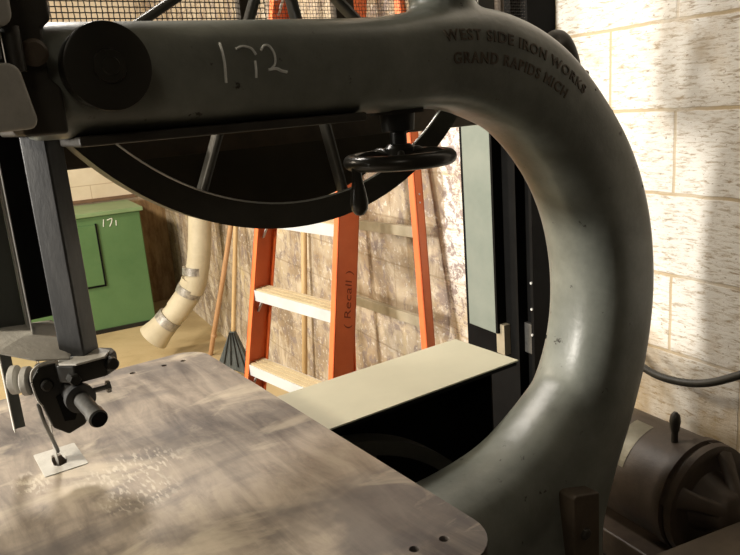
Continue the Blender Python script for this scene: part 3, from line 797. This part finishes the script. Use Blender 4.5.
for P in ([(.775,.965),(.765,.905)], [(.80,.955),(.84,.965),(.835,.935),(.815,.90)], [(.872,.945),(.868,.90)]):
    tube(bm, [gw(n_, z_) for n_, z_ in P], .0042, 6, 4)
obj('chalk_number', bm, M['chalk'], gc, label='chalk number 171')

# ------------------------------------------------------------------ dust duct
dp = thing('dust_duct', 'cream dust duct with silver tape bands, its open mouth resting on the floor', 'duct', tuple(W(1.05,5.4,0)))
def off(px): return px
D = [W(1.34,5.15,2.3), W(1.315,5.12,1.40), W(1.265,5.12,.90), W(1.205,5.12,.62), W(1.16,5.14,.50)]
bm = B(); tube(bm, D, .083, 28, 6)
obj('pipe', bm, M['duct'], dp, smooth=True, angle=50)
segs = [(W(1.180,5.14,0.580), W(1.130,5.17,0.465), .088), (W(1.140,5.17,0.480), W(1.050,5.21,0.365), .090), (W(1.070,5.20,0.380), W(0.975,5.25,0.280), .086)]
for a, b_, r in segs:
    bm = B(); rod(bm, a, b_, r, 28); obj('elbow', bm, M['duct'], dp, smooth=True, angle=50)
bm = B(); a = W(0.985,5.245,0.295); b_ = W(0.860,5.30,0.165); lathe(bm, a, b_-a, [(0,.088),(.03,.094),(.10,.100),(.185,.118),(.186,.108),(.10,.09)], 28)
obj('mouth', bm, M['duct'], dp, smooth=True, angle=50)
for a, b_, r in ((W(1.198,5.125,0.680),W(1.190,5.125,0.625),.089),(W(1.155,5.15,0.530),W(1.130,5.165,0.480),.094),(W(1.000,5.235,0.315),W(0.955,5.255,0.270),.096)):
    bm = B(); rod(bm, a, b_, r, 28); obj('tape_band', bm, M['tape'], dp, smooth=True, angle=50, label='silver duct tape')

# ------------------------------------------------------------------ brooms and sticks
bm = B(); tube(bm, [W(1.22,5.10,.0),W(1.25,5.0,.22),W(1.32,4.85,.62),W(1.405,4.72,1.08),W(1.42,4.70,1.25)], .0175, 12, 5)
bmesh.ops.create_icosphere(bm, subdivisions=2, radius=.024, matrix=Matrix.Translation(W(1.245,5.02,.17)))
o = obj('wooden_pole', bm, M['wood'], None, smooth=True, angle=180)
o['label'] = 'reddish brown wooden pole with a knot, leaning between duct and grey broom'; o['category'] = 'pole'
br_ = thing('broom', 'grey flared broom standing on its bristles, pale wooden handle against the wall', 'broom', tuple(W(1.25,4.6,0)))
bm = B(); tube(bm, [W(1.25,4.52,.30),W(1.32,4.53,.75),W(1.415,4.55,1.35)], .0145, 12, 5); obj('handle', bm, M['woodl'], br_, smooth=True, angle=180)
hc = W(1.235,4.60,.33)
def bp(u_, t_, z_): return W(1.25,4.52,z_-.01) + (WN*.80 - WD*.60)*u_ + (WN*.60 + WD*.80)*t_
bm = B(); hexa(bm, [bp(-.125,-.03,.13-.02),bp(.125,-.03,.02),bp(.125,.03,.02),bp(-.125,.03,.11),bp(-.018,-.02,.34),bp(.018,-.02,.34),bp(.018,.02,.34),bp(-.018,.02,.34)])
bh = obj('bristle_head', bm, M['broom'], br_, bevel=.006)
for u_ in (-.075,-.03,.02,.07):
    bm = B(); tube(bm, [bp(u_*.22,-.022,.335), bp(u_, -.034, .10-u_*.3)], .004, 6, 1); obj('cord', bm, M['dark'], bh, smooth=True)
bm = B(); rod(bm, W(1.36,3.62,.0), W(1.42,3.42,1.45), .0155, 12)
o = obj('wooden_stick', bm, M['woodl'], None, smooth=True, angle=180)
o['label'] = 'straight yellowish wooden stick leaning on the wall behind the ladder'; o['category'] = 'stick'

# ------------------------------------------------------------------ orange step ladder
ld = thing('step_ladder', 'orange fibreglass step ladder with white steps standing open against the bare wall', 'ladder', tuple(W(1.1,2.65,0)))
CAM = Vector((0,0,1.75))
def ray3(px, py): return fwd*716 + CR*(px-370) - CU*(py-277.5)
def at(px, py, depth): return CAM + ray3(px, py)*(depth/716)
# rail centre lines as straight world lines; two survey points each, extended down to the floor and up
def line(a, b, z): t = (z-a.z)/(b.z-a.z); return a+(b-a)*t
Lf = (Vector((1.342,2.797,1.255)), Vector((1.185,2.735,.63)))
Rf = (Vector((1.425,2.235,1.342)), Vector((1.285,2.145,.776)))
sdir = ((Lf[0]-Rf[0])*1).normalized(); sdir.z = 0; sdir.normalize()
fdir = Vector((-sdir.y, sdir.x, 0))       # towards the room (climbing side)
if fdir.dot(WN) > 0: fdir = -fdir
def channel(bm, a, b, web, fl, th, side):
    """C channel rail: web across fdir, flanges pointing along side*sdir"""
    f = fdir; s_ = sdir*side
    for (c0, c1, t0, t1) in ((-web/2, web/2, 0, th), (-web/2, -web/2+th, 0, fl), (web/2-th, web/2, 0, fl)):
        c = []
        for p in (a, b):
            for cc, tt in ((c0,t0),(c1,t0),(c1,t1),(c0,t1)): c.append(p - f*cc + s_*tt)
        hexa(bm, c)
for nm, L_, sd in (('front_rail', Lf, -1), ('front_rail', Rf, -1)):
    bm = B(); a, b_ = line(*L_, 0.02), line(*L_, 2.38)
    channel(bm, a, b_, .102, .028, .005, -1 if L_ is Lf else 1)
    obj(nm, bm, M['orange'], ld)
Rr = (Vector((1.626,2.065,1.489)), Vector((1.548,1.946,.878)))
Lr = (Vector((1.665,2.64,1.489)), Vector((1.612,2.615,.878)))
for L_, sd in ((Rr, 1), (Lr, -1)):
    bm = B(); a, b_ = line(*L_, .02), line(*L_, 2.36)
    b_ = b_ + fdir*.0
    channel(bm, a, b_, .042, .030, .005, sd); obj('rear_rail', bm, M['orange'], ld)
# steps
for z in (.39,.698,1.006,1.315,1.623,1.931,2.239):
    a = line(*Lf, z) - sdir*.006; b_ = line(*Rf, z) + sdir*.006
    bm = B()
    c = []
    for zz in (z-.004, z):
        for p, s_ in ((a, 0), (b_, 0)):
            c += [p+fdir*.046+Vector((0,0,zz-z)), p-fdir*.040+Vector((0,0,zz-z))]
    hexa(bm, [c[0],c[1],c[3],c[2],c[4],c[5],c[7],c[6]])
    for k in range(3):
        off_ = fdir*(.030-.028*k); bar(bm, a+off_+Vector((0,0,.002)), b_+off_+Vector((0,0,.002)), .020, .004)
    st = obj('step', bm, M['tread'], ld)
    bm = B(); bar(bm, a+fdir*.047+Vector((0,0,-.021)), b_+fdir*.047+Vector((0,0,-.021)), .004, .046); bar(bm, a-fdir*.040+Vector((0,0,-.013)), b_-fdir*.040+Vector((0,0,-.013)), .003, .03)
    obj('step_front', bm, M['alu'], st, label='white front lip of the step')
    for (p, q) in ((a, -1), (b_, 1)):
        bm = B(); bar(bm, p+sdir*(q*.055)+fdir*.03+Vector((0,0,-.035)), p+fdir*.03+Vector((0,0,-.105)), .004, .012, up=fdir); obj('step_brace', bm, M['alu'], st)
# rear braces
for z in (.40,.935,1.26,1.95):
    a = line(*Lr, z)+Vector((0,0,-.012)); b_ = line(*Rr, z)+Vector((0,0,.012))+sdir*.008
    bm = B(); bar(bm, a+sdir*.03, b_, .022, .040); obj('rear_brace', bm, M['brace'], ld, bevel=.002)
for z in (.30,.95,1.22,1.30,1.9):
    pass
# rivets
for L_ in (Lf, Rf):
    for z in (.60,.64,.905,.945,1.215,1.255):
        p = line(*L_, z)+fdir*.043; s_ = sdir*(.012 if L_ is Rf else -.012)
        bm = B(); lathe(bm, p+s_, fdir, [(-.001,.0042),(.002,.0032)], 10); obj('rivet', bm, M['alu'], ld)
for z in (1.38,1.41):
    p = line(*Rr, z) - sdir*.0; bm = B(); lathe(bm, p+fdir*.0, -sdir, [(-.001,.004),(.002,.003)], 10); obj('rivet', bm, M['alu'], ld)
# handwriting up the near rail
cu = bpy.data.curves.new('t', 'FONT'); cu.body = '( Recall )'; cu.size = .062; cu.extrude = .0004; cu.shear = .25; cu.offset = -.0006
to = bpy.data.objects.new('t', cu); COL.objects.link(to)
dg = bpy.context.evaluated_depsgraph_get(); tm = bpy.data.meshes.new_from_object(to.evaluated_get(dg)); bpy.data.objects.remove(to)
bm = B(); bm.from_mesh(tm)
upv = (Rf[0]-Rf[1]).normalized(); base = line(*Rf, .93) - fdir*.024 - sdir*.0006
for v in bm.verts:
    x, y, z = v.co; v.co = base + upv*x + fdir*(y*.75) - sdir*z
obj('handwriting', bm, M['pen'], ld, label='marker handwriting up the rail')
bm = B()
a = line(*Lf, 2.40); b_ = line(*Rf, 2.40); c_ = line(*Rr, 2.40); d_ = line(*Lr, 2.40)
hexa(bm, [a+fdir*.05, b_+fdir*.05, c_-fdir*.03, d_-fdir*.03] + [q+Vector((0,0,.04)) for q in (a+fdir*.05, b_+fdir*.05, c_-fdir*.03, d_-fdir*.03)])
obj('top_cap', bm, M['orange'], ld, bevel=.01)

# ------------------------------------------------------------------ light
def area(name, loc, target, size, power, color):
    l = bpy.data.lights.new(name, 'AREA'); l.shape = 'DISK'; l.size = size; l.energy = power; l.color = color
    o = bpy.data.objects.new(name, l); COL.objects.link(o); o.location = loc
    d = (Vector(target)-Vector(loc)).normalized(); o.rotation_euler = d.to_track_quat('-Z', 'Y').to_euler(); return o
area('work_lamp', (-3.6, 2.45, 2.14), (1.2, 1.6, 1.2),   .7, 270, (1.0, .94, .84))
area('overhead_light', (-1.6, 5.0, 3.3), (0, 5.6, 0), .6, 150, (1.0, .86, .66))
area('wall_fill', (.50, 2.7, 3.35), (1.3, 1.2, 1.2), .35, 42, (1.0, .93, .84))  # added fill that grazes the right wall, not a real fixture
area('overhead_light', (-2.5, 1.7, 3.4), (.8, 1.2, 1.0), .5, 95, (1.0, .87, .68))  # added fill for the frame's lower inner face and the table
area('overhead_light', (-1.2, -1.6, 3.45), (-.4, .6, 0), .8, 9, (1.0, .88, .70))  # weak fill added behind the camera to lift the dark metal
w = bpy.data.worlds.new('world'); scn.world = w; w.use_nodes = True
w.node_tree.nodes['Background'].inputs[0].default_value = (.5,.46,.4,1); w.node_tree.nodes['Background'].inputs[1].default_value = .012
scn.view_settings.view_transform = 'Standard'; scn.view_settings.look = 'None'
scn.view_settings.exposure = 0; scn.view_settings.gamma = 1; scn.view_settings.use_curve_mapping = False
